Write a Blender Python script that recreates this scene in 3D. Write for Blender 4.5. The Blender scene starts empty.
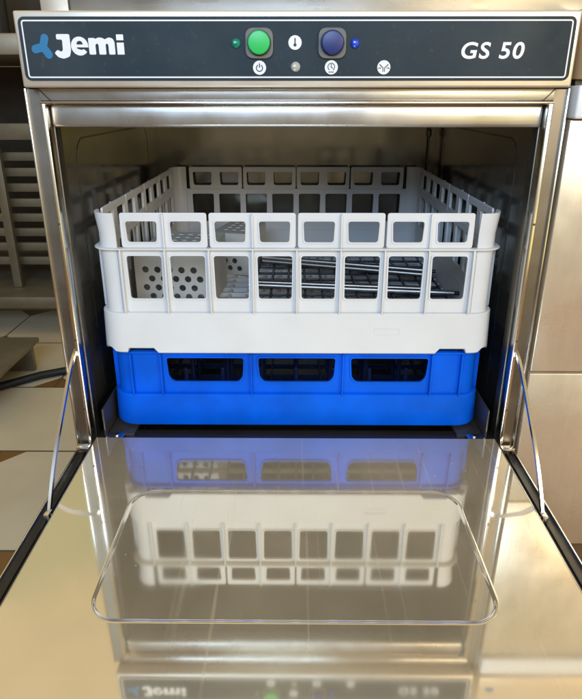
import bpy, bmesh, math, random
from math import pi, sin, cos, radians
from mathutils import Vector, Matrix
random.seed(4)
S = bpy.context.scene
COL = S.collection

# ------------------------------------------------------------ camera
cd = bpy.data.cameras.new('camera'); cam = bpy.data.objects.new('camera', cd); COL.objects.link(cam)
cam.location = (-.001, -.68, .451)
cam.rotation_euler = (radians(90-20.4), 0, radians(.4))
cd.sensor_fit = 'HORIZONTAL'; cd.sensor_width = 36; cd.lens = 36*575/582; cd.shift_y = -38.5/582
cd.clip_start = .01; cd.clip_end = 100
S.camera = cam

# ------------------------------------------------------------ world: soft room light, daylight behind the camera
W = bpy.data.worlds.new('World'); S.world = W; W.use_nodes = True
nt = W.node_tree; N = nt.nodes; L = nt.links
for n in list(N): N.remove(n)
wo = N.new('ShaderNodeOutputWorld'); bg = N.new('ShaderNodeBackground'); L.new(bg.outputs[0], wo.inputs[0])
tc = N.new('ShaderNodeTexCoord'); sp = N.new('ShaderNodeSeparateXYZ'); L.new(tc.outputs['Generated'], sp.inputs[0])
def wmath(op, a, b=None, c=None):
    m = N.new('ShaderNodeMath'); m.operation = op
    for i, v in enumerate((a, b, c)):
        if v is None: continue
        if hasattr(v, 'links'): L.new(v, m.inputs[i])
        else: m.inputs[i].default_value = v
    return m.outputs[0]
def wmix(f, a, b):
    m = N.new('ShaderNodeMix'); m.data_type = 'RGBA'
    if hasattr(f, 'links'): L.new(f, m.inputs[0])
    else: m.inputs[0].default_value = f
    for i, v in ((6, a), (7, b)):
        if hasattr(v, 'links'): L.new(v, m.inputs[i])
        else: m.inputs[i].default_value = (*v, 1)
    return m.outputs[2]
def wstep(v, lo, hi):
    m = N.new('ShaderNodeMapRange'); m.interpolation_type = 'SMOOTHSTEP'; L.new(v, m.inputs[0])
    m.inputs[1].default_value = lo; m.inputs[2].default_value = hi
    return m.outputs[0]
X_, Y_, Z_ = sp.outputs
base = wmix(wstep(Z_, -.5, .1), (.20, .13, .07), (.60, .53, .42))
base = wmix(wstep(Z_, .1, .6), base, (.86, .69, .42))
behind = wstep(wmath('MULTIPLY', Y_, -1.0), .15, .6)
garden = wmath('MULTIPLY', behind, wmath('MULTIPLY', wstep(Z_, -.32, -.16), wmath('SUBTRACT', 1.0, wstep(Z_, -.10, .02))))
garden = wmath('MULTIPLY', garden, wstep(X_, .22, .42))
base = wmix(wmath('MULTIPLY', garden, .9), base, (1.9, 1.6, .60))
dayl = wmath('MULTIPLY', behind, wmath('MULTIPLY', wstep(Z_, .0, .12), wmath('SUBTRACT', 1.0, wstep(Z_, .36, .56))))
base = wmix(wmath('MULTIPLY', dayl, .75), base, (1.15, 1.15, 1.12))
high = wmath('MULTIPLY', behind, wmath('MULTIPLY', wstep(Z_, .40, .58), wmath('SUBTRACT', 1.0, wmath('MULTIPLY', wstep(X_, .16, .40), .75))))
base = wmix(high, base, (.40, .33, .22))
# uneven, out of focus kitchen seen only in reflections
wn = N.new('ShaderNodeTexNoise'); wn.inputs['Scale'].default_value = 3.2; wn.inputs['Detail'].default_value = 3; L.new(tc.outputs['Generated'], wn.inputs[0])
nv = wstep(wn.outputs[0], .38, .62)
mm = N.new('ShaderNodeMix'); mm.data_type = 'RGBA'; mm.blend_type = 'MULTIPLY'; mm.inputs[0].default_value = 1
L.new(base, mm.inputs[6]); L.new(wmix(nv, (.78, .80, .70), (1.08, 1.04, .96)), mm.inputs[7]); base = mm.outputs[2]
wn2 = N.new('ShaderNodeTexNoise'); wn2.inputs['Scale'].default_value = 7; wn2.inputs['Detail'].default_value = 4; L.new(tc.outputs['Generated'], wn2.inputs[0])
leaf = wmath('MULTIPLY', wstep(wn2.outputs[0], .50, .60), wmath('MULTIPLY', wstep(Y_, .3, .5), wmath('MULTIPLY', wstep(wmath('MULTIPLY', X_, -1.0), .24, .32), wmath('SUBTRACT', 1.0, wstep(Z_, .66, .74)))))
base = wmix(wmath('MULTIPLY', leaf, .55), base, (.38, .46, .20))
# the left side of the kitchen is dim
dim = wmath('SUBTRACT', 1.0, wmath('MULTIPLY', wstep(wmath('MULTIPLY', X_, -1.0), .15, .6), wmath('SUBTRACT', .85, wmath('MULTIPLY', wstep(Z_, .30, .55), .80))))
base = wmix(dim, (.11, .095, .065), base)
L.new(base, bg.inputs[0]); bg.inputs[1].default_value = .77

def area(name, loc, aim, sx, sy, power, col):
    ld = bpy.data.lights.new(name, 'AREA'); ld.shape = 'RECTANGLE'; ld.size = sx; ld.size_y = sy
    ld.energy = power; ld.color = col
    o = bpy.data.objects.new(name, ld); COL.objects.link(o); o.location = loc
    o.rotation_euler = (Vector(aim)-Vector(loc)).to_track_quat('-Z', 'Y').to_euler()
    return o
area('window_light', (-.25, -1.60, 1.12), (.05, .1, .2), 1.1, .6, 28, (.47, .68, 1.0))
area('warm_fill_light', (.95, -1.35, .80), (-.1, -.05, .1), .6, .5, 12, (1, .84, .62))  # added fill lamp without a known source, warms the fronts from the right

S.view_settings.view_transform = 'Standard'; S.view_settings.look = 'None'
S.view_settings.exposure = 0; S.view_settings.gamma = 1
S.render.engine = 'CYCLES'
S.cycles.max_bounces = 10; S.cycles.glossy_bounces = 6; S.cycles.diffuse_bounces = 4

# ------------------------------------------------------------ materials
MATS = {}
def mat(name, col, rough=.5, metal=0, **k):
    m = bpy.data.materials.new(name); m.use_nodes = True
    nt = m.node_tree; n = nt.nodes; l = nt.links
    b = n['Principled BSDF']
    b.inputs['Base Color'].default_value = (*col, 1); b.inputs['Roughness'].default_value = rough
    b.inputs['Metallic'].default_value = metal
    tc = n.new('ShaderNodeTexCoord')
    def noise(scale, detail=4, stretch=(1, 1, 1), rot=(0, 0, 0)):
        mp = n.new('ShaderNodeMapping'); mp.inputs['Scale'].default_value = stretch
        mp.inputs['Rotation'].default_value = rot
        l.new(tc.outputs['Object'], mp.inputs[0])
        t = n.new('ShaderNodeTexNoise'); t.inputs['Scale'].default_value = scale; t.inputs['Detail'].default_value = detail
        l.new(mp.outputs[0], t.inputs[0]); return t.outputs[0]
    def rng(v, a, b_, lo=.3, hi=.7):
        r = n.new('ShaderNodeMapRange'); l.new(v, r.inputs[0]); r.inputs[1].default_value = lo; r.inputs[2].default_value = hi
        r.inputs[3].default_value = a; r.inputs[4].default_value = b_; return r.outputs[0]
    if k.get('rvar'):
        l.new(rng(noise(k.get('rs', 18), 5, k.get('rstretch', (1, 1, 1))), rough-k['rvar'], rough+k['rvar']), b.inputs['Roughness'])
    if k.get('cvar'):
        mx = n.new('ShaderNodeMix'); mx.data_type = 'RGBA'
        l.new(rng(noise(k.get('cs', 14), 6, k.get('cstretch', (1, 1, 1))), 0, 1), mx.inputs[0])
        v = k['cvar']
        mx.inputs[6].default_value = (*[c*(1-v) for c in col], 1); mx.inputs[7].default_value = (*[min(1, c*(1+v)) for c in col], 1)
        l.new(mx.outputs[2], b.inputs['Base Color'])
    if k.get('brush'):
        bp = n.new('ShaderNodeBump'); bp.inputs['Strength'].default_value = k['brush']; bp.inputs['Distance'].default_value = .0002
        l.new(noise(260, 3, k.get('bstretch', (.02, 1, 1))), bp.inputs['Height']); l.new(bp.outputs[0], b.inputs['Normal'])
    if k.get('bump'):
        bp = n.new('ShaderNodeBump'); bp.inputs['Strength'].default_value = k['bump']; bp.inputs['Distance'].default_value = k.get('bd', .0005)
        l.new(noise(k.get('bs', 60), 4), bp.inputs['Height']); l.new(bp.outputs[0], b.inputs['Normal'])
    if k.get('sss'):
        b.inputs['Subsurface Weight'].default_value = k['sss']; b.inputs['Subsurface Radius'].default_value = (.004, .004, .004)
        b.inputs['Subsurface Scale'].default_value = 1
    if 'spec' in k: b.inputs['Specular IOR Level'].default_value = k['spec']
    if k.get('coat'): b.inputs['Coat Weight'].default_value = k['coat']
    if k.get('emit'):
        b.inputs['Emission Color'].default_value = (*k['emit'], 1); b.inputs['Emission Strength'].default_value = k.get('es', 1)
    if k.get('veil'):           # dull film of fine scratches over the polish
        d = n.new('ShaderNodeBsdfDiffuse'); d.inputs[0].default_value = (*k['vcol'], 1)
        ms = n.new('ShaderNodeMixShader')
        vf = rng(noise(7, 6, (1, .35, 1)), k['veil']-.05, k['veil']+.05)
        def mth(op, a, b_):
            q = n.new('ShaderNodeMath'); q.operation = op; q.use_clamp = True
            for i, v in enumerate((a, b_)):
                if hasattr(v, 'links'): l.new(v, q.inputs[i])
                else: q.inputs[i].default_value = v
            return q.outputs[0]
        if k.get('marks'):
            for st, rt, sc, amt in (((1, .02, 1), .35, 150, .10), ((1, .015, 1), -.9, 120, .08), ((.012, 1, 1), .08, 210, .05)):
                vf = mth('ADD', vf, rng(noise(sc, 2, st, (0, 0, rt)), 0, amt*k['marks'], .66, .76))
            vo = n.new('ShaderNodeTexVoronoi'); vo.inputs['Scale'].default_value = 75; l.new(tc.outputs['Object'], vo.inputs['Vector'])
            sp_ = rng(vo.outputs['Distance'], 1, 0, .06, .10)
            cr = n.new('ShaderNodeSeparateColor'); l.new(vo.outputs['Color'], cr.inputs[0])
            vf = mth('ADD', vf, mth('MULTIPLY', mth('MULTIPLY', sp_, mth('GREATER_THAN', cr.outputs[0], .90)), .22*k['marks']))
            vf = mth('ADD', vf, rng(noise(3.2, 5), 0, .10*k['marks'], .50, .72))
        l.new(vf, ms.inputs[0])
        l.new(b.outputs[0], ms.inputs[1]); l.new(d.outputs[0], ms.inputs[2])
        l.new(ms.outputs[0], n['Material Output'].inputs[0])
    MATS[name] = m; return m
mat('steel', (.66, .62, .55), .22, 1, rvar=.05, brush=.25)
mat('steel_v', (.40, .37, .31), .24, 1, rvar=.06, brush=.25, bstretch=(1, 1, .02), cvar=.08)
mat('steel_fascia', (.86, .80, .70), .36, 1, rvar=.05, brush=.3, veil=.3, vcol=(.75, .66, .52))
mat('steel_header', (.55, .53, .49), .30, 1, rvar=.08, brush=.3, cvar=.08, cs=9, cstretch=(1, 1, .3), veil=.10, vcol=(.7, .7, .68), marks=.5)
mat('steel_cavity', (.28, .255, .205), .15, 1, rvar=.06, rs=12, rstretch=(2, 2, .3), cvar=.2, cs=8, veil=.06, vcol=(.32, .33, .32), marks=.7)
mat('steel_door', (.87, .81, .68), .055, 1, rvar=.02, rs=9, veil=.25, vcol=(.76, .62, .40), marks=1.0)
mat('steel_edge', (.85, .82, .76), .18, 1)
mat('steel_neigh', (.88, .78, .60), .30, 1, rvar=.06, brush=.45, bstretch=(1, 1, .03), cvar=.10, cs=60, cstretch=(1, 1, .25), veil=.24, vcol=(.88, .74, .54), marks=.6)
mat('pale_enamel', (.84, .84, .80), .4, 0, cvar=.04)
mat('peach_reflection', (.80, .60, .36), .35, .3, cvar=.06)  # steel fascia with its peach reflection painted in as base colour
mat('steel_jamb', (.25, .225, .185), .42, 1, rvar=.08, brush=.3, bstretch=(1, 1, .02), cvar=.12, cs=22)
mat('shaded_metal', (.25, .215, .145), .5, .5, cvar=.15)  # metal of the left racks, darkened so the colour carries their shade
mat('steel_dark', (.14, .125, .10), .35, .8, rvar=.08)
mat('steel_rod', (.55, .53, .49), .36, 1)
mat('black_gasket', (.020, .017, .013), .38, 0, rvar=.1)
mat('black_rubber', (.012, .012, .012), .45)
mat('white_plastic', (.69, .695, .69), .38, 0, sss=.12, cvar=.045, cs=16, bump=.14, bs=60, rvar=.1, veil=.05, vcol=(.62, .58, .48), marks=.5)
mat('basket_plastic', (.56, .55, .50), .45, 0, cvar=.08)
mat('blue_plastic', (.0, .098, .66), .40, 0, spec=.12, cvar=.16, cs=22, bump=.15, bs=70, rvar=.1, veil=.055, vcol=(.02, .2, .7), marks=.6)
mat('navy_plastic', (.004, .010, .045), .4)
mat('dark_wire', (.03, .034, .04), .35, .3)
mat('decal', (.010, .022, .029), .42, 0, spec=.17, cvar=.12, cs=12, bump=.05, bs=30, rvar=.08, veil=.03, vcol=(.3, .32, .35), marks=.5)
mat('print_white', (.80, .80, .78), .5)
mat('print_blue', (.015, .16, .33), .45)
mat('print_dark', (.02, .022, .025), .5)
mat('bezel', (.13, .125, .105), .4)
mat('green_button', (.02, .48, .09), .35, 0, cvar=.04)
mat('blue_button', (.012, .022, .14), .35)
mat('green_lens', (.0, .20, .12), .12, 0, coat=.5)
mat('blue_lens', (.005, .05, .50), .12, 0, coat=.5)
mat('clear_lens', (.42, .42, .36), .15, 0, coat=.5)
mat('table_steel', (.46, .41, .32), .4, .7, cvar=.1)
mat('dark_brown', (.045, .032, .018), .6, 0, cvar=.3)  # brown of the carton; on the table panels it paints in shade
mat('brown_box', (.16, .10, .05), .6, 0, cvar=.2)

def floor_mat():
    m = bpy.data.materials.new('floor_tiles'); m.use_nodes = True
    n = m.node_tree.nodes; l = m.node_tree.links; b = n['Principled BSDF']
    tc = n.new('ShaderNodeTexCoord'); mp = n.new('ShaderNodeMapping')
    l.new(tc.outputs['Object'], mp.inputs[0]); 
    s = n.new('ShaderNodeSeparateXYZ'); l.new(mp.outputs[0], s.inputs[0])
    def M(op, a, b_=None, c=None):
        q = n.new('ShaderNodeMath'); q.operation = op
        for i, v in enumerate((a, b_, c)):
            if v is None: continue
            if hasattr(v, 'links'): l.new(v, q.inputs[i])
            else: q.inputs[i].default_value = v
        return q.outputs[0]
    # tile rows 0.305 deep meeting at y = 0.12, 0.425, 0.73; columns 0.305 meeting at x = -0.665
    row = M('MODULO', M('FLOOR', M('DIVIDE', M('ADD', s.outputs[1], -.1205+6.405), .305)), 2.0)
    fx = M('FRACT', M('ADD', M('MULTIPLY', row, .5), M('DIVIDE', M('ADD', s.outputs[0], .665+.305+6.1), .61))); fy = M('FRACT', M('DIVIDE', M('ADD', s.outputs[1], -.1205+6.1), .305))
    dx = M('MULTIPLY', 2.0, M('SUBTRACT', .5, M('ABSOLUTE', M('SUBTRACT', fx, .5)))); dy = M('SUBTRACT', .5, M('ABSOLUTE', M('SUBTRACT', fy, .5)))
    grout = M('LESS_THAN', M('MINIMUM', dx, dy), .008)
    dot = M('LESS_THAN', M('ADD', dx, dy), .20)                # small brown corner insets
    near = M('LESS_THAN', s.outputs[1], .1205)                 # brown border strip
    brown = M('MAXIMUM', dot, near)
    nz = n.new('ShaderNodeTexNoise'); nz.inputs['Scale'].default_value = 9; nz.inputs['Detail'].default_value = 7; l.new(tc.outputs['Object'], nz.inputs[0])
    c1 = n.new('ShaderNodeMix'); c1.data_type = 'RGBA'; l.new(nz.outputs[0], c1.inputs[0]); c1.inputs[6].default_value = (.60, .51, .35, 1); c1.inputs[7].default_value = (.76, .68, .49, 1)
    c2 = n.new('ShaderNodeMix'); c2.data_type = 'RGBA'; l.new(brown, c2.inputs[0]); l.new(c1.outputs[2], c2.inputs[6]); c2.inputs[7].default_value = (.23, .115, .035, 1)
    c3 = n.new('ShaderNodeMix'); c3.data_type = 'RGBA'; l.new(grout, c3.inputs[0]); l.new(c2.outputs[2], c3.inputs[6]); c3.inputs[7].default_value = (.10, .08, .055, 1)
    l.new(c3.outputs[2], b.inputs['Base Color']); b.inputs['Roughness'].default_value = .45
    return m
MATS['floor'] = floor_mat()

# ------------------------------------------------------------ helpers
def worg(p):
    v = Vector((0, 0, 0))
    while p: v += p.location; p = p.parent
    return v
def finish(me, angle=35):
    for p in me.polygons: p.use_smooth = True
    me.set_sharp_from_angle(angle=radians(angle))
class B:
    """collects world-space shapes into one mesh"""
    def __init__(s): s.bm = bmesh.new()
    def box(s, x0, x1, y0, y1, z0, z1, bev=0, seg=2, M=None):
        t = bmesh.new(); bmesh.ops.create_cube(t, size=1)
        for v in t.verts: v.co = Vector(((x0+x1)/2+v.co.x*(x1-x0), (y0+y1)/2+v.co.y*(y1-y0), (z0+z1)/2+v.co.z*(z1-z0)))
        if bev: bmesh.ops.bevel(t, geom=t.edges[:], offset=bev, segments=seg, profile=.5, affect='EDGES')
        if M: t.transform(M)
        s.merge(t); return s
    def merge(s, t):
        me = bpy.data.meshes.new('t'); t.to_mesh(me); t.free(); s.bm.from_mesh(me); bpy.data.meshes.remove(me)
    def mesh(s, me, M=None):
        if M: me.transform(M)
        s.bm.from_mesh(me); bpy.data.meshes.remove(me); return s
    def cyl(s, p0, p1, r, r1=None, n=24, bev=0):
        t = bmesh.new(); p0 = Vector(p0); p1 = Vector(p1); d = p1-p0
        bmesh.ops.create_cone(t, cap_ends=True, segments=n, radius1=r, radius2=r if r1 is None else r1, depth=d.length)
        if bev:
            bmesh.ops.bevel(t, geom=[e for e in t.edges if len(e.link_faces) == 2 and e.calc_face_angle(0) > .8], offset=bev, segments=3, profile=.5, affect='EDGES')
        t.transform(Matrix.Translation((p0+p1)/2) @ d.to_track_quat('Z', 'Y').to_matrix().to_4x4())
        s.merge(t); return s
    def tube(s, pts, r, n=8, flat=None):
        pts = [Vector(p) for p in pts]; rings = []
        up = Vector((1, 0, 0)) if flat else None
        for i, p in enumerate(pts):
            d = (pts[min(i+1, len(pts)-1)]-pts[max(i-1, 0)]).normalized()
            a = up if flat else (d.cross(Vector((0, 0, 1))) if abs(d.z) < .9 else d.cross(Vector((1, 0, 0)))).normalized()
            b = d.cross(a).normalized()
            if flat:
                w, t = flat
                offs = [(a*w*sx+b*t*sy) for sx, sy in ((-1, -1), (1, -1), (1, 1), (-1, 1))]
            else: offs = [a*cos(2*pi*k/n)*r+b*sin(2*pi*k/n)*r for k in range(n)]
            rings.append([s.bm.verts.new(p+o) for o in offs])
        m = len(rings[0])
        for i in range(len(rings)-1):
            for k in range(m): s.bm.faces.new((rings[i][k], rings[i][(k+1) % m], rings[i+1][(k+1) % m], rings[i+1][k]))
        s.bm.faces.new(rings[0][::-1]); s.bm.faces.new(rings[-1]); return s
    def sweep(s, path, prof, closed=False, caps=True):
        """path: list of ((x,y),(nx,ny)); prof: closed loop of (offset outward, z)"""
        rings = [[s.bm.verts.new((p[0]+n[0]*o, p[1]+n[1]*o, z)) for o, z in prof] for p, n in path]
        m = len(prof); c = len(rings)
        for i in range(c if closed else c-1):
            a = rings[i]; b = rings[(i+1) % c]
            for k in range(m): s.bm.faces.new((a[k], a[(k+1) % m], b[(k+1) % m], b[k]))
        if not closed: s.bm.faces.new(rings[0]); s.bm.faces.new(rings[-1][::-1])
        return s
    def build(s, name, m, parent=None, angle=35):
        bmesh.ops.recalc_face_normals(s.bm, faces=s.bm.faces[:])
        me = bpy.data.meshes.new(name); s.bm.to_mesh(me); s.bm.free()
        me.transform(Matrix.Translation(-worg(parent)))
        finish(me, angle); me.materials.append(MATS[m])
        o = bpy.data.objects.new(name, me); COL.objects.link(o); o.parent = parent
        return o
def rrect(x0, x1, y0, y1, r, n=5):
    pts = []
    for cx, cy, a in ((x1-r, y1-r, 0), (x0+r, y1-r, 90), (x0+r, y0+r, 180), (x1-r, y0+r, 270)):
        for k in range(n+1):
            t = radians(a+90*k/n); pts.append((cx+r*cos(t), cy+r*sin(t)))
    return pts
def rpoly(pts, r, n=4):
    out = []; c = len(pts)
    for i in range(c):
        p = Vector(pts[i]); a = (Vector(pts[i-1])-p); b = (Vector(pts[(i+1) % c])-p)
        q0 = p+a.normalized()*min(r, a.length*.45); q1 = p+b.normalized()*min(r, b.length*.45)
        for k in range(n+1):
            t = k/n; out.append(tuple(q0*(1-t)**2+p*2*t*(1-t)+q1*t*t))
    return out
def circ(x, y, r, n=32, a0=0, a1=360):
    return [(x+r*cos(radians(a0+(a1-a0)*k/n)), y+r*sin(radians(a0+(a1-a0)*k/n))) for k in range(n+(0 if a1-a0 == 360 else 1))]
def arcband(x, y, r0, r1, a0, a1, n=24):
    return circ(x, y, r1, n, a0, a1)+circ(x, y, r0, n, a0, a1)[::-1]
def plate(splines, th, bev=0):
    cu = bpy.data.curves.new('c', 'CURVE'); cu.dimensions = '2D'; cu.fill_mode = 'BOTH'
    cu.extrude = th/2-bev; cu.bevel_depth = bev; cu.bevel_resolution = 1; cu.offset = -bev
    for pts in splines:
        sp = cu.splines.new('POLY'); sp.points.add(len(pts)-1); sp.use_cyclic_u = True
        for q, p in zip(sp.points, pts): q.co = (p[0], p[1], 0, 1)
    o = bpy.data.objects.new('c', cu); COL.objects.link(o)
    dg = bpy.context.evaluated_depsgraph_get(); me = bpy.data.meshes.new_from_object(o.evaluated_get(dg))
    bpy.data.objects.remove(o); bpy.data.curves.remove(cu); return me
def textmesh(txt, size, th, bold=0, shear=0):
    cu = bpy.data.curves.new('t', 'FONT'); cu.body = txt; cu.size = size; cu.extrude = th/2; cu.offset = bold; cu.shear = shear; cu.space_character = 1.12
    cu.resolution_u = 6
    o = bpy.data.objects.new('t', cu); COL.objects.link(o)
    dg = bpy.context.evaluated_depsgraph_get(); me = bpy.data.meshes.new_from_object(o.evaluated_get(dg))
    bpy.data.objects.remove(o); bpy.data.curves.remove(cu); return me
def front(y, x=0, z=0):       # local (x,y) -> world (X,Z) at depth y
    return Matrix.Translation((x, y, z)) @ Matrix.Rotation(pi/2, 4, 'X')
def thing(name, label, cat, loc=(0, 0, 0), group=None):
    o = bpy.data.objects.new(name, None); COL.objects.link(o); o.location = loc; o.empty_display_size = .05
    o['label'] = label; o['category'] = cat
    if group: o['group'] = group
    bpy.context.view_layer.update(); return o
def tag(o, label, cat, group=None):
    o['label'] = label; o['category'] = cat
    if group: o['group'] = group
    return o

# ------------------------------------------------------------ setting
FZ = -.30
fl = B().box(-2.6, 2.6, -2.2, 3.0, FZ-.02, FZ).build('floor', 'floor'); fl['kind'] = 'structure'

# ------------------------------------------------------------ glasswasher body
gw = thing('glasswasher', 'stainless steel undercounter glasswasher with its front door folded down open', 'glasswasher', (0, .3, FZ))
for s in (-1, 1):
    B().box(min(s*.2885, s*.30), max(s*.2885, s*.30), .004, .60, -.26, .4455, .001).build('side_panel', 'steel_v', gw)
    # front jamb: outer lip, dark face strip, raised inner bead
    j = B().box(min(s*.2842, s*.2978), max(s*.2842, s*.2978), -.001, .004, -.004, .459).build('jamb', 'steel_jamb', gw)
    B().box(min(s*.2978, s*.3002), max(s*.2978, s*.3002), -.0045, .006, -.004, .4600, .0006).build('edge_lip', 'steel_edge', j)
    B().box(min(s*.2782, s*.2842), max(s*.2782, s*.2842), -.0055, .012, .000, .4452, .0018, 3).build('inner_bead', 'steel_edge', j)
    for z in (.06, .16, .31):
        B().cyl((s*.2812, -.0068, z), (s*.2812, -.0054, z), .0016, n=12, bev=.0004).build('screw', 'steel_dark', j)
    B().box(min(s*.2775, s*.2845), max(s*.2775, s*.2845), .0125, .030, .0, .4452, .0015).build('jamb_return', 'steel_jamb', gw)
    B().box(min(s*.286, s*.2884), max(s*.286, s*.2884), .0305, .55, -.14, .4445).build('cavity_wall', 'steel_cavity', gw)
    # pressed rounded outline on the cavity wall
    path = rrect(.09, .47, .03, .400, .03, 8); path.append(path[0])
    B().tube([(s*.2870, a, b) for a, b in path], .0016, 10).build('pressed_rib', 'steel_cavity', gw)
    # rack guide and bracket
    B().box(min(s*.262, s*.2645), max(s*.262, s*.2645), .006, .50, -.02, .052, .0008).build('rack_bracket', 'steel_dark', gw)
    B().box(min(s*.225, s*.2615), max(s*.225, s*.2615), .012, .52, .004, .0100, .001).build('rack_guide', 'steel_dark', gw)
    # hinge tongue
    h = B().box(min(s*.238, s*.262), max(s*.238, s*.262), -.003, .014, .0085, .0110, .001).build('hinge_tongue', 'steel_edge', gw)
    B().cyl((s*.247, .006, .0110), (s*.247, .006, .0130), .0028, n=16, bev=.0008).build('rivet', 'steel_edge', h)
    B().box(min(s*.279, s*.297), max(s*.279, s*.297), -.016, -.006, .0005, .006, .0012).build('hinge_clip', 'steel_edge', gw)
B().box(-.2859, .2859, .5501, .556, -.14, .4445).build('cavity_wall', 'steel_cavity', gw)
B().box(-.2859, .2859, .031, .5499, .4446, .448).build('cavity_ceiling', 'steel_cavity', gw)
B().box(-.2859, .2859, .03, .5499, -.145, -.1402).build('tank_floor', 'steel_dark', gw)
B().box(-.285, .285, .0005, .0299, -.14, .0065, .002).build('sill', 'black_gasket', gw)
B().box(-.2975, .2975, .002, .0115, -.25, -.030, .001).build('lower_panel', 'steel_v', gw)
B().box(-.2884, .2884, .557, .60, -.25, .445).build('rear_panel', 'steel_v', gw)
for x in (-.26, .26):
    for y in (.05, .54):
        B().cyl((x, y, FZ), (x, y, -.26), .018, .014, 20).build('foot', 'black_rubber', gw)
# lintel: sloped trim above the opening, recessed header
B().box(-.2842, .2842, -.0035, .002, .4472, .4600, .0012).build('top_trim', 'steel_header', gw)
B().box(-.2842, .2842, -.0062, .012, .4436, .4466, .0012).build('trim_bead', 'steel_edge', gw)
B().box(-.2774, .2774, .004, .026, .4185, .4434, .004, 3).build('header', 'steel_header', gw)
for s in (-1, 1):     # mitre lines of the trim corners
    B().tube([(s*.2845, -.0040, .4600), (s*.2715, -.0040, .4466)], .0005, 5).build('mitre_seam', 'black_gasket', gw)
cl = B().box(.268, .276, .540, .549, .375, .390, .002).build('probe_clip', 'steel_dark', gw)
B().tube([(.272, .544, .4445), (.272, .544, .388)], .0022, 10).build('probe_tube', 'steel_dark', cl)
B().tube([(.272, .544, .376), (.272, .544, .12)], .0016, 10).build('probe_tube', 'steel_dark', cl)
# cover above panel / body head
B().box(-.291, .291, .0025, .60, .4605, .5325, .001).build('top_cover', 'steel_fascia', gw)

# ------------------------------------------------------------ control panel
PY = -.0210
cp = B().box(-.2925, .2925, PY, .002, .4606, .5345, .0022, 3).build('control_panel', 'steel_fascia', gw)
dm = B(); dm.mesh(plate([rrect(-.2880, .2880, .4672, .5287, .0065)], .0008), front(PY-.0003)); dm.build('fascia_decal', 'decal', cp)
dm = B(); dm.mesh(plate([rrect(-.2846, .2846, .4700, .5256, .0030), rrect(-.2832, .2832, .4714, .5242, .0018)], .0003), front(PY-.0008)); dm.build('white_outline', 'print_white', cp)
YP = PY-.0009
# propeller mark
prop = []
for k in range(240):
    t = 2*pi*k/240; r = 0
    ph = min(abs((t-radians(q)+pi) % (2*pi)-pi) for q in (72, 193, 306))
    d_, R0 = .0086, .0040
    r = d_*cos(ph)+math.sqrt(max(0, R0*R0-(d_*sin(ph))**2)) if ph < math.atan2(R0, d_) else R0/sin(ph)
    prop.append((-.2648+r*cos(t), .5000+r*sin(t)*1.03))
B().mesh(plate([prop], .0004), front(YP)).build('propeller_mark', 'print_blue', cp)
# lettering of the maker's name, drawn on a 0..420 x 0..130 grid
GX, GZ, GS_ = -.2540, .4887, .000184
def g(pts): return [(GX+x*GS_, GZ+y*GS_) for x, y in pts]
J = rpoly([(22, 128), (98, 128), (98, 44), (88, 12), (52, 0), (22, 8), (2, 30), (22, 48), (40, 36), (52, 44), (54, 100), (22, 100)], 9)
e_o = [(148+50*cos(radians(a)), 66+46*sin(radians(a))) for a in range(-28, 300, 8)]
e = circ(150, 66, 49, 40, -8, 322)
e = e[:] + [(172, 50), (160, 46), (136, 52), (132, 60)]
e_hole = rpoly([(132, 74), (170, 74), (164, 90), (150, 94), (136, 88)], 5)
m_ = rpoly([(202, 108), (238, 108), (240, 102), (262, 111), (284, 108), (296, 100), (318, 111), (340, 106), (350, 88), (350, 22), (314, 22), (314, 74), (306, 80), (298, 74), (298, 22), (258, 22), (258, 74), (250, 80), (240, 74), (240, 22), (202, 22)], 7)
i1 = rpoly([(362, 84), (402, 84), (402, 22), (362, 22)], 3)
i2 = rpoly([(362, 126), (402, 126), (402, 96), (362, 96)], 3)
lt = B()
for sp in ([g(J)], [g(e), g(e_hole)], [g(m_)], [g(i1)], [g(i2)]): lt.mesh(plate(sp, .0004), front(YP))
lt.build('maker_lettering', 'print_white', cp)
# model lettering
tm = textmesh('GS 50', .0235, .0004, .0005, .12)
xs = [v.co.x for v in tm.vertices]; ys = [v.co.y for v in tm.vertices]
tm.transform(Matrix.Diagonal((.0655/(max(xs)-min(xs)), .0162/(max(ys)-min(ys)), 1, 1)) @ Matrix.Translation((-min(xs), -min(ys), 0)))
B().mesh(tm, front(YP, .1722, .4884)).build('model_lettering', 'print_white', cp)
def button(x, z, m):
    b = B().mesh(plate([rpoly([(x-.0145, z+.0145), (x+.0145, z+.0145), (x+.0145, z-.0150), (x-.0145, z-.0150)], .009, 8)], .003, .0008), front(PY-.0022)).build('button_bezel', 'bezel', cp)
    B().cyl((x, PY-.0035, z), (x, PY-.0046, z), .0125, n=40).build('button_ring', 'black_rubber', b)
    B().cyl((x, PY-.0046, z), (x, PY-.0105, z), .0116, .0113, 40, .0012).build('button_cap', m, b)
button(-.0387, .5036, 'green_button'); button(.0372, .5036, 'blue_button')
def lens(x, z, r, m):
    t = bmesh.new(); bmesh.ops.create_uvsphere(t, u_segments=14, v_segments=8, radius=r)
    for v in t.verts: v.co.z *= 1.0; v.co.y *= .7
    t.transform(Matrix.Translation((x, PY-.001, z)))
    b = B(); b.merge(t); return b.build('indicator_lamp', m, cp, 12)
lens(-.0628, .5033, .0050, 'green_lens'); lens(.0612, .5033, .0050, 'blue_lens'); lens(-.0008, .4808, .0052, 'clear_lens')
def disc(x, z, r=.0069): return B().mesh(plate([circ(x, z, r, 40)], .0005), front(YP)).build('symbol_disc', 'print_white', cp)
YS = YP-.0005
d = disc(-.0014, .5041)          # thermometer
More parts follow.
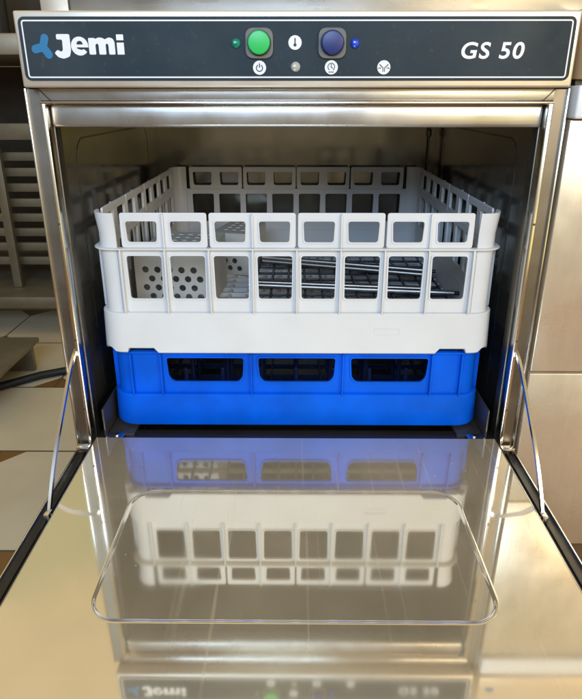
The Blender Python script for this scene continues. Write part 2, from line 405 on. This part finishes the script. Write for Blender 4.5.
b = B(); b.mesh(plate([circ(-.0014, .5019, .0016, 18)], .0003), front(YS)); b.mesh(plate([rrect(-.0020, -.0008, .5036, .5085, .0005)], .0003), front(YS)); b.build('symbol', 'print_dark', d)
d = disc(-.0388, .4800)          # power
b = B(); b.mesh(plate([arcband(-.0388, .4797, .0028, .0037, 122, 418)], .0003), front(YS)); b.mesh(plate([rrect(-.0393, -.0383, .4800, .4843, .0003)], .0003), front(YS)); b.build('symbol', 'print_dark', d)
d = disc(.0369, .4803)           # clock
b = B(); b.mesh(plate([arcband(.0369, .4808, .0032, .0039, -60, 240)], .0003), front(YS)); b.mesh(plate([[(.0365, .4835), (.0372, .4835), (.0372, .4807), (.0388, .4797), (.0385, .4791), (.0365, .4802)]], .0003), front(YS))
b.mesh(plate([rrect(.0340, .0398, .4754, .4761, .0002)], .0003), front(YS)); b.build('symbol', 'print_dark', d)
d = disc(.0922, .4803)           # drain / rinse
b = B()
for s in (-1, 1):
    b.mesh(plate([[(.0922+s*.0005, .4760), (.0922+s*.0012, .4760), (.0922+s*.0012, .4796), (.0922+s*.0048, .4828), (.0922+s*.0044, .4836), (.0922+s*.0005, .4800)]], .0003), front(YS))
    b.mesh(plate([arcband(.0922+s*.0044, .4780, .0014, .0021, 30 if s > 0 else 40, 140 if s > 0 else 150, 10)], .0003), front(YS))
b.build('symbol', 'print_dark', d)

# ------------------------------------------------------------ open door
DY0, DY1 = -.505, -.0035
door = B().box(-.2955, .2955, DY0, DY1-.004, -.050, -.0185, .003).build('door', 'steel_v', gw)
# inner liner with pressed tray outline
out = [(-.2718, DY0), (.2718, DY0), (.2718, DY1), (-.2718, DY1)]
TR = (-.1925, .1905, -.2955, -.1115); 
r0 = rrect(*TR, .030, 12)
def inset(d, z): return [Vector((x, y, z)) for x, y in rrect(TR[0]+d, TR[1]-d, TR[2]+d, TR[3]-d, .030-d, 12)]
lin = B(); lin.mesh(plate([out, r0], .0015), Matrix.Translation((0, 0, -.00075)))
prof = [(0, 0), (.0010, .0002), (.0020, .0002), (.0032, -.0002), (.0044, -.0007), (.0052, -.0008)]
rings = [[lin.bm.verts.new(v) for v in inset(d, z)] for d, z in prof]
for a, b in zip(rings, rings[1:]):
    for k in range(len(a)): lin.bm.faces.new((a[k], a[(k+1) % len(a)], b[(k+1) % len(a)], b[k]))
lin.bm.faces.new([lin.bm.verts.new(v.co-Vector((0, 0, 0))) for v in rings[-1]])
ZL = .014
lin.bm.transform(Matrix.Translation((0, 0, ZL)))
liner = lin.build('door_liner', 'steel_door', door, 50)
for s in (-1, 1):
    c = B().box(min(s*.2730, s*.2985), max(s*.2730, s*.2985), DY0, -.010, -.0180, -.0050, .0008)
    c.box(min(s*.2731, s*.2762), max(s*.2731, s*.2762), DY0, -.008, -.0055, .0095, .0012)
    c.box(min(s*.2800, s*.2835), max(s*.2800, s*.2835), DY0, -.010, -.0055, -.0022, .0008)
    c.box(min(s*.2868, s*.2890), max(s*.2868, s*.2890), DY0, -.010, -.0055, -.0030, .0006)
    c.build('door_gasket', 'black_gasket', door)
    B().box(min(s*.2719, s*.2729), max(s*.2719, s*.2729), DY0, -.004, -.012, ZL+.0004, .0004).build('liner_lip', 'steel_edge', door)
    B().box(min(s*.2986, s*.3003), max(s*.2986, s*.3003), DY0, -.004, -.0185, -.0020, .0005).build('door_edge', 'steel_edge', door)
    pts = [(.0089, .1480), (-.0180, .1335), (-.0430, .1120), (-.0680, .0880), (-.0910, .0655), (-.1110, .0420), (-.1270, .0200), (-.1400, -.0010)]
    pts = [(a, b-.0022*max(0, -a)/.14) for a, b in pts]
    # smooth interpolation
    P = []
    for i in range(len(pts)-1):
        p0 = pts[max(i-1, 0)]; p1 = pts[i]; p2 = pts[i+1]; p3 = pts[min(i+2, len(pts)-1)]
        for k in range(5):
            t = k/5; P.append(tuple(.5*(2*p1[c]+(p2[c]-p0[c])*t+(2*p0[c]-5*p1[c]+4*p2[c]-p3[c])*t*t+(3*p1[c]-p0[c]-3*p2[c]+p3[c])*t**3) for c in (0, 1)))
    P.append(pts[-1])
    st = B().tube([(s*.2850, a, b) for a, b in P], 0, flat=(.0017, .0026)).build('door_stay', 'steel_edge', gw)
    B().box(min(s*.2815, s*.2885), max(s*.2815, s*.2885), -.1475, -.1365, -.0060, .0035, .0012).build('stay_bracket', 'steel_edge', st)
    B().cyl((s*.2800, -.1420, -.0005), (s*.2900, -.1420, -.0005), .0016, n=12).build('pivot_pin', 'steel_dark', st)
    B().cyl((s*.2830, .0050, .1500), (s*.2870, .0050, .1500), .0040, n=16).build('pivot_pin', 'steel_dark', st)

# the open door hangs a touch below level
for o in [door]+list(door.children):
    o.data.transform(Matrix.Translation(worg(door)*-1) @ Matrix.Rotation(radians(.9), 4, 'X') @ Matrix.Translation(worg(door)))

# ------------------------------------------------------------ racks
def quarter(cx, cy, r, a0, a1, n=8):
    return [((cx+r*cos(radians(a0+(a1-a0)*k/n)), cy+r*sin(radians(a0+(a1-a0)*k/n))), (cos(radians(a0+(a1-a0)*k/n)), sin(radians(a0+(a1-a0)*k/n)))) for k in range(n+1)]
CY = .281
def ringpath(H, r, n=8):
    P = []
    for sx, sy, a in ((1, 1, 0), (-1, 1, 90), (-1, -1, 180), (1, -1, 270)): P += quarter(sx*(H-r), CY+sy*(H-r), r, a, a+90, n)
    return P
def sideM(k, H):        # plate local (u, z) -> wall k; k=0 front, 1 right, 2 back, 3 left
    return Matrix.Translation((0, CY, 0)) @ Matrix.Rotation(k*pi/2, 4, 'Z') @ Matrix.Translation((0, -H, 0)) @ Matrix.Rotation(pi/2, 4, 'X')
H = .2515
wr = thing('glass_rack', 'white plastic glass rack with open square windows, stacked on the blue rack', 'dish rack', (0, CY, .1290))
CEN = [-.1920, -.1358, -.0812, -.0262, .0292, .0850, .1402, .1982]
CEN = [-.1925+.0550*i for i in range(8)]
wallnames = ['wall']*4
for k in range(4):
    b = B()
    # middle band with the tall windows
    lo = [rrect(-.2262, .2262, .1855, .2700, .0006, 1)]
    for c in CEN: lo.append(rpoly([(c-.0222, .2618), (c+.0222, .2618), (c+.0212, .2040), (c-.0212, .2040)], .0042))
    b.mesh(plate(lo, .0026, .0005), sideM(k, H-.0013))
    # raised frame round every window
    for c in CEN:
        b.mesh(plate([rpoly([(c-.0240, .2636), (c+.0240, .2636), (c+.0230, .2022), (c-.0230, .2022)], .0052),
                      rpoly([(c-.0220, .2616), (c+.0220, .2616), (c+.0210, .2042), (c-.0210, .2042)], .0040)], .0016, .0004), sideM(k, H+.0006))
    # ribs
    for c in [-.2205]+[(CEN[i]+CEN[i+1])/2 for i in range(7)]+[.2205]:
        t = bmesh.new()
        q = B().box(c-.0009, c+.0009, -.0075, .0005, .1850, .2700, .0004)
        me = bpy.data.meshes.new('r'); q.bm.to_mesh(me); q.bm.free(); t.free()
        b.mesh(me, Matrix.Translation((0, CY, 0)) @ Matrix.Rotation(k*pi/2, 4, 'Z') @ Matrix.Translation((0, -H, 0)))
    b.build('wall', 'white_plastic', wr)
    # four tabs with pairs of windows
    for j in range(4):
        c0, c1 = CEN[2*j], CEN[2*j+1]; b = B()
        b.mesh(plate([rpoly([(c0-.0262, .3165), (c1+.0262, .3165), (c1+.0262, .2722), (c0-.0262, .2722)], .0035),
                      rpoly([(c0-.0195, .3062), (c0+.0195, .3062), (c0+.0182, .2795), (c0-.0182, .2795)], .0040),
                      rpoly([(c1-.0195, .3062), (c1+.0195, .3062), (c1+.0182, .2795), (c1-.0182, .2795)], .0040)], .0030, .0007), sideM(k, H-.0010))
        for c in (c0, c1):
            b.mesh(plate([rpoly([(c-.0212, .3080), (c+.0212, .3080), (c+.0200, .2777), (c-.0200, .2777)], .0048),
                          rpoly([(c-.0193, .3060), (c+.0193, .3060), (c+.0180, .2797), (c-.0180, .2797)], .0038)], .0014, .0004), sideM(k, H+.0008))
        q = B().box((c0+c1)/2-.0009, (c0+c1)/2+.0009, -.0050, .0, .2725, .3155, .0004)
        me = bpy.data.meshes.new('r'); q.bm.to_mesh(me); q.bm.free()
        b.mesh(me, Matrix.Translation((0, CY, 0)) @ Matrix.Rotation(k*pi/2, 4, 'Z') @ Matrix.Translation((0, -H, 0)))
        b.build('top_tab', 'white_plastic', wr)
# corners
R_ = .020
for sx, sy, a in ((1, 1, 0), (-1, 1, 90), (-1, -1, 180), (1, -1, 270)):
    path = quarter(sx*(H-R_), CY+sy*(H-R_), R_, a, a+90, 8)
    # straight run-ins to the walls
    n0 = path[0][1]; n1 = path[-1][1]
    t0 = (sin(radians(a)), -cos(radians(a))); t1 = (-sin(radians(a+90)), cos(radians(a+90)))
    path = [((path[0][0][0]+t0[0]*.0062, path[0][0][1]+t0[1]*.0062), n0)]+path+[((path[-1][0][0]+t1[0]*.0062, path[-1][0][1]+t1[1]*.0062), n1)]
    B().sweep(path, [(0, .185), (-.0026, .185), (-.0026, .300), (.0000, .3165), (.0030, .3165), (.0022, .308), (0, .290), (0, .2735)]).build('corner_post', 'white_plastic', wr)
# rail all round and solid base band
B().sweep(ringpath(H, R_), [(-.003, .2700), (.0062, .2700), (.0070, .2708), (.0070, .2715), (.0062, .2722), (-.003, .2722)], True).build('rail', 'white_plastic', wr)
bb = B()
def band(path, o_top, o_bot, z1, z0f, th=.003, closed=True):
    """solid band whose lower edge follows z0f(x, y)"""
    rings = []
    for (p, n) in path:
        z0 = z0f(p[0], p[1])
        pr = [(-th, z1), (o_top-.001, z1), (o_top, z1-.001), (o_bot, z0+.0015), (o_bot-.0012, z0), (-th, z0)]
        rings.append([bb.bm.verts.new((p[0]+n[0]*o, p[1]+n[1]*o, z)) for o, z in pr])
    c = len(rings)
    for i in range(c):
        a = rings[i]; b_ = rings[(i+1) % c]
        for k in range(6): bb.bm.faces.new((a[k], a[(k+1) % 6], b_[(k+1) % 6], b_[k]))
# front/back band with the stacking notches: dense path
path = []
base = ringpath(H, .024, 8)
for i in range(len(base)):
    p, n = base[i]; q, m = base[(i+1) % len(base)]
    path.append((p, n))
    dd = (Vector(q)-Vector(p)).length
    if dd > .2:
        stops = [.004, .006, .039, .045]
        for sx in stops+[dd-x for x in reversed(stops)]:
            t = sx/dd; path.append(((p[0]+(q[0]-p[0])*t, p[1]+(q[1]-p[1])*t), n))
def notch(x, y):
    u = x if abs(y-CY) > H-.002 else (y-CY)
    if abs(abs(x)-H) > .002 and abs(abs(y-CY)-H) > .002: return .1345   # corner arc
    a = abs(u)
    if a > .2230: return .1300
    if a > .1885 : return .1360
    return .1290
band(path, .0062, .0080, .1855, notch)
bb.build('base_band', 'white_plastic', wr)
# faint moulded plate on the band (raised outline)
B().mesh(plate([rrect(.101, .134, .1560, .1650, .0008), rrect(.1015, .1335, .1565, .1645, .0005)], .0006), sideM(0, H+.0072)).build('moulded_mark', 'white_plastic', wr)
# lattice floor
b = B()
for i in range(19):
    u = -.243+i*.027
    b.box(u-.0014, u+.0014, CY-.247, CY+.247, .1380, .1450)
for i in range(19):
    v = CY-.243+i*.027
    b.box(-.247, .247, v-.0014, v+.0014, .1385, .1462)
b.build('lattice_floor', 'white_plastic', wr)

# ---- blue rack
br = thing('dish_rack', 'low bright blue plastic dish rack under the white rack', 'dish rack', (0, CY, .0120))
HB = .2455
for k in range(4):
    b = B()
    tr = [[(-.2240, .1268), (.2240, .1268), (.2240, .0600), (-.2240, .0600)]]
    for c in (-.1220, .0008, .1250):
        tr.append(rpoly([(c-.0520, .1165), (c+.0520, .1165), (c+.0500, .0880), (c+.0440, .0800), (c-.0440, .0800), (c-.0500, .0880)], .0045))
    b.mesh(plate(tr, .0030, .0005), sideM(k, HB-.0015))
    for c in (-.1220, .0008, .1250):
        b.mesh(plate([rpoly([(c-.0540, .1185), (c+.0540, .1185), (c+.0520, .0870), (c+.0452, .0780), (c-.0452, .0780), (c-.0520, .0870)], .0050),
                      rpoly([(c-.0518, .1163), (c+.0518, .1163), (c+.0498, .0881), (c+.0438, .0802), (c-.0438, .0802), (c-.0498, .0881)], .0042)], .0020, .0005), sideM(k, HB+.0008))
    for c in (-.2205, -.1805, -.0600, .0625, .1810, .2205):
        q = B().box(c-.0010, c+.0010, -.0070, .0005, .0600, .1240, .0004)
        me = bpy.data.meshes.new('r'); q.bm.to_mesh(me); q.bm.free()
        b.mesh(me, Matrix.Translation((0, CY, 0)) @ Matrix.Rotation(k*pi/2, 4, 'Z') @ Matrix.Translation((0, -HB, 0)))
    b.build('wall', 'blue_plastic', br)
B().sweep(ringpath(HB, .022), [(-.003, .1238), (.0042, .1238), (.0050, .1244), (.0050, .1262), (.0040, .1270), (-.003, .1270)], True).build('rim', 'blue_plastic', br)
for sx, sy, a in ((1, 1, 0), (-1, 1, 90), (-1, -1, 180), (1, -1, 270)):
    B().sweep(quarter(sx*(HB-.022), CY+sy*(HB-.022), .022, a, a+90, 8), [(0, .060), (0, .1240), (-.003, .1240), (-.003, .060)]).build('corner_post', 'blue_plastic', br)
B().sweep(ringpath(HB, .026, 8), [(-.003, .0640), (.0050, .0625), (.0068, .0605), (.0082, .0190), (.0074, .0155), (.0050, .0140), (-.003, .0140)], True).build('base_band', 'blue_plastic', br)
b = B()
for i in range(13):
    u = -.234+i*.039
    b.box(u-.0015, u+.0015, CY-.243, CY+.243, .0180, .0260); b.box(-.243, .243, CY+u-.0015, CY+u+.0015, .0182, .0258)
b.build('lattice_floor', 'navy_plastic', br)
peg0 = B().cyl((-.208, CY-.208, .024), (-.208, CY-.208, .082), .0042, .0028, 7).build('plate_peg', 'navy_plastic', br)
for i in range(9):
    for j in range(9):
        if i == 0 and j == 0: continue
        c = peg0.copy(); COL.objects.link(c); c.location = (i*.052, j*.052, 0)

wr.scale = (1.012, 1, 1); wr.location.x = .0014; br.scale = (1.024, 1, 1); br.location.x = .001

# ------------------------------------------------------------ things in the white rack
FL = .1464
def basket(name, label, cx, cy, w, d, h, rot, grp=None):
    t = thing(name, label, 'cutlery basket', (cx, cy, FL), grp)
    t.rotation_euler.z = rot
    def at(b_, nm):
        o = b_.build(nm, 'basket_plastic', None); o.parent = t; return o
    th = .002
    def holes(x0, x1, z0, z1, px, pz, r):
        hs = []; row = 0; z = z0
        while z <= z1:
            x = x0+(px/2 if row % 2 else 0)
            while x <= x1: hs.append(circ(x, z, r, 14)); x += px
            z += pz; row += 1
        return hs
    for s in (-1, 1):
        sp = [[(-w/2, 0), (w/2, 0), (w/2, h), (-w/2, h)]]+holes(-w/2+.016, w/2-.010, .012, h-.010, .0180, .0137, .0049)
        at(B().mesh(plate(sp, th, .0003), Matrix.Translation((0, s*(d/2-th/2), 0)) @ Matrix.Rotation(pi/2, 4, 'X')), 'perforated_wall')
        sp = [[(-d/2+th, 0), (d/2-th, 0), (d/2-th, h), (-d/2+th, h)]]
        at(B().mesh(plate(sp, th, .0003), Matrix.Translation((s*(w/2-th/2), 0, 0)) @ Matrix.Rotation(pi/2, 4, 'Z') @ Matrix.Rotation(pi/2, 4, 'X')), 'side_wall')
    sp = [rrect(-w/2, w/2, -d/2, d/2, .004)]
    nx = int((w-.016)/.016); ny = int((d-.02)/.020)
    for i in range(nx):
        for j in range(ny):
            x = -(nx-1)*.008+i*.016; y = -(ny-1)*.010+j*.020
            sp.append(rrect(x-.0045, x+.0045, y-.0062, y+.0062, .003, 3))
    at(B().mesh(plate(sp, .0022, .0004), Matrix.Translation((0, 0, h+.0011))), 'slotted_top')
    return t
basket('cutlery_basket', 'pale grey perforated plastic cutlery basket upturned in the left of the white rack', -.178, .205, .108, .150, .088, radians(-4))
basket('cutlery_basket', 'smaller perforated plastic basket behind the upturned one, beside the dark wire grid', -.105, .385, .070, .110, .074, radians(-14))
# dark wire grid insert
wg = thing('wire_grid', 'dark wire grid lying on the floor of the white rack', 'wire grid', (.08, .30, FL))
for i in range(10):
    y = .105+i*.040
    B().tube([(-.068, y, FL+.010), (.236, y, FL+.010)], .0026, 6).build('cross_wire', 'dark_wire', wg)
for i in range(12):
    x = -.066+i*.0272
    B().tube([(x, .085, FL+.0145), (x, .500, FL+.0145)], .0020, 6).build('long_wire', 'dark_wire', wg)
for x in (-.06, .23):
    for y in (.09, .495): B().cyl((x, y, FL), (x, y, FL+.012), .003, n=8).build('grid_foot', 'dark_wire', wg)
# long steel bars lying over the grid
for (x0, y0, x1, y1, lab) in ((-.062, .375, .236, .285, 'thin steel rod at the back of the white rack, slanting forward to the right'),
                            (-.060, .350, .225, .262, 'steel rod just in front of the rearmost one, side by side on the wire grid'),
                            (-.075, .205, .245, .165, 'steel rod nearest the front, crossing the wire grid'),
                            (-.060, .218, .205, .186, 'short steel rod just behind the nearest one')):
    d = Vector((x1-x0, y1-y0, 0)).normalized(); z = FL+.0205
    t = thing('steel_rod', lab, 'rod', ((x0+x1)/2, (y0+y1)/2, z), 'steel rods in the white rack')
    B().tube([(x0, y0, z), (x1, y1, z)], .0046, 14).build('shaft', 'steel_rod', t)
    B().tube([(x1, y1, z), (x1+d.x*.008, y1+d.y*.008, z)], .0031, 12).build('end_cap', 'dark_wire', t)

# ------------------------------------------------------------ neighbour on the right
nb = thing('refrigerated_counter', 'stainless steel drawer front unit beside the right side of the glasswasher', 'drawer unit', (.60, .3, FZ))
NX0, NX1 = .3040, .90
B().box(NX0+.002, NX1-.002, .012, .60, -.18, .540, .001).build('carcass', 'steel_v', nb)
B().box(NX0, NX1, -.008, .0118, .1182, .4270, .0015).build('drawer_front', 'steel_neigh', nb)
B().box(NX0, NX1, -.008, .0118, -.1610, .1150, .0015).build('drawer_front', 'steel_neigh', nb)
B().box(NX0, NX1, -.016, .0118, .4284, .4632, .003, 3).build('handle_rail', 'pale_enamel', nb)
fp = B().box(NX0, NX1, -.018, .0118, .4690, .5360, .002).build('fascia', 'peach_reflection', nb)
B().mesh(plate([rpoly([(.3140, .4975), (.3230, .5035), (.3300, .4990), (.3290, .4930), (.3180, .4925)], .003)], .0005), front(-.0183)).build('badge', 'print_blue', fp)
B().box(NX0+.001, NX1-.001, -.002, .0119, .4637, .4685).build('shadow_gap', 'black_gasket', nb)
for x in (.34, .86):
    for y in (.06, .55): B().cyl((x, y, FZ), (x, y, -.18), .018, n=18).build('foot', 'steel_dark', nb)
B().box(NX0+.01, NX1-.01, .05, .06, -.26, -.162).build('plinth', 'brown_box', nb)

# ------------------------------------------------------------ unit standing on top
tu = thing('countertop_appliance', 'pale stainless appliance standing on top of the glasswasher, only its base seen', 'appliance', (0, .3, .5350))
B().box(-.287, -.2550, .040, .0495, .5365, .76, .002).build('side_cheek', 'steel_fascia', tu)
B().box(-.2530, .330, .036, .0495, .5370, .76, .003).build('front_panel', 'steel_header', tu)
B().box(-.283, .325, .050, .55, .5328, .70).build('base_plate', 'black_gasket', tu)

# ------------------------------------------------------------ left background: work table with tray slides
wt = thing('work_table', 'steel work table with a thick top standing in the shade at the left', 'table', (-1.2, 1.5, FZ))
B().box(-1.9, -.45, 1.08, 1.75, .562, .618, .004).build('table_top', 'table_steel', wt)
B().box(-1.9, -.47, 1.10, 1.73, -.205, -.165, .003).build('under_shelf', 'shaded_metal', wt)
B().box(-1.88, -.47, 1.715, 1.73, -.160, .560).build('shade_backing', 'dark_brown', wt)  # added panel, coloured dark to stand in for shade under the table
B().box(-.485, -.47, 1.12, 1.71, -.160, .560).build('shade_end', 'dark_brown', wt)  # added too, its dark colour continues the painted shade at the end
for x, y in ((-1.87, 1.12), (-.5, 1.12), (-1.87, 1.70), (-.5, 1.70)):
    B().cyl((x, y, FZ), (x, y, -.206), .018, n=16).build('leg', 'shaded_metal', wt)
sr = thing('tray_rack', 'slatted tray rack standing on the shelf of the work table', 'rack', (-1.05, 1.3, -.165))
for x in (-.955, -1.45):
    B().box(x-.014, x+.014, 1.20, 1.222, -.164, .42, .003).build('upright', 'shaded_metal', sr)
    B().box(x-.014, x+.014, 1.56, 1.582, -.164, .42, .003).build('upright', 'shaded_metal', sr)
B().box(-1.46, -.50, 1.185, 1.199, .325, .375, .003).build('top_rail', 'shaded_metal', sr)
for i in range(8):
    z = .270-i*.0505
    B().box(-1.46, -.52, 1.26, 1.276, z-.016, z+.012, .002).build('slat', 'shaded_metal', sr)
tb = thing('bottle', 'black bottle standing on the work table', 'bottle', (-.86, 1.16, .618))
B().cyl((-.86, 1.16, .618), (-.86, 1.16, .72), .030, n=24, bev=.004).build('body', 'black_rubber', tb)
B().cyl((-.86, 1.16, .72), (-.86, 1.16, .80), .028, .011, 24).build('neck', 'black_rubber', tb)
bx = thing('storage_box', 'brown box behind the black bottle on the work table', 'box', (-.78, 1.45, .618))
B().box(-1.2, -.55, 1.35, 1.65, .619, .86, .004).build('carton', 'dark_brown', bx)
B().box(-1.21, -.54, 1.34, 1.66, .861, .885, .003).build('lid', 'brown_box', bx)
lb = thing('low_shelf', 'thin low steel shelf just above the tiled floor in front of the work table', 'shelf', (-1.0, .7, FZ))
B().box(-1.40, -.742, .50, .85, -.214, -.200, .003).build('board', 'shaded_metal', lb)
B().box(-1.38, -.760, .83, .845, FZ, -.215, .002).build('back_rail', 'shaded_metal', lb)
for x, y in ((-1.36, .52), (-.90, .52)): B().cyl((x, y, FZ), (x, y, -.2145), .012, n=12).build('leg', 'shaded_metal', lb)
hz = B().tube([(-1.05, .62, FZ+.012), (-.90, .655, FZ+.012), (-.80, .715, FZ+.012), (-.72, .78, FZ+.012), (-.62, .83, FZ+.012), (-.48, .86, FZ+.012), (-.25, .87, FZ+.012)], .011, 12).build('hose', 'black_rubber')
tag(hz, 'black rubber hose lying on the tiles behind the open door', 'hose')
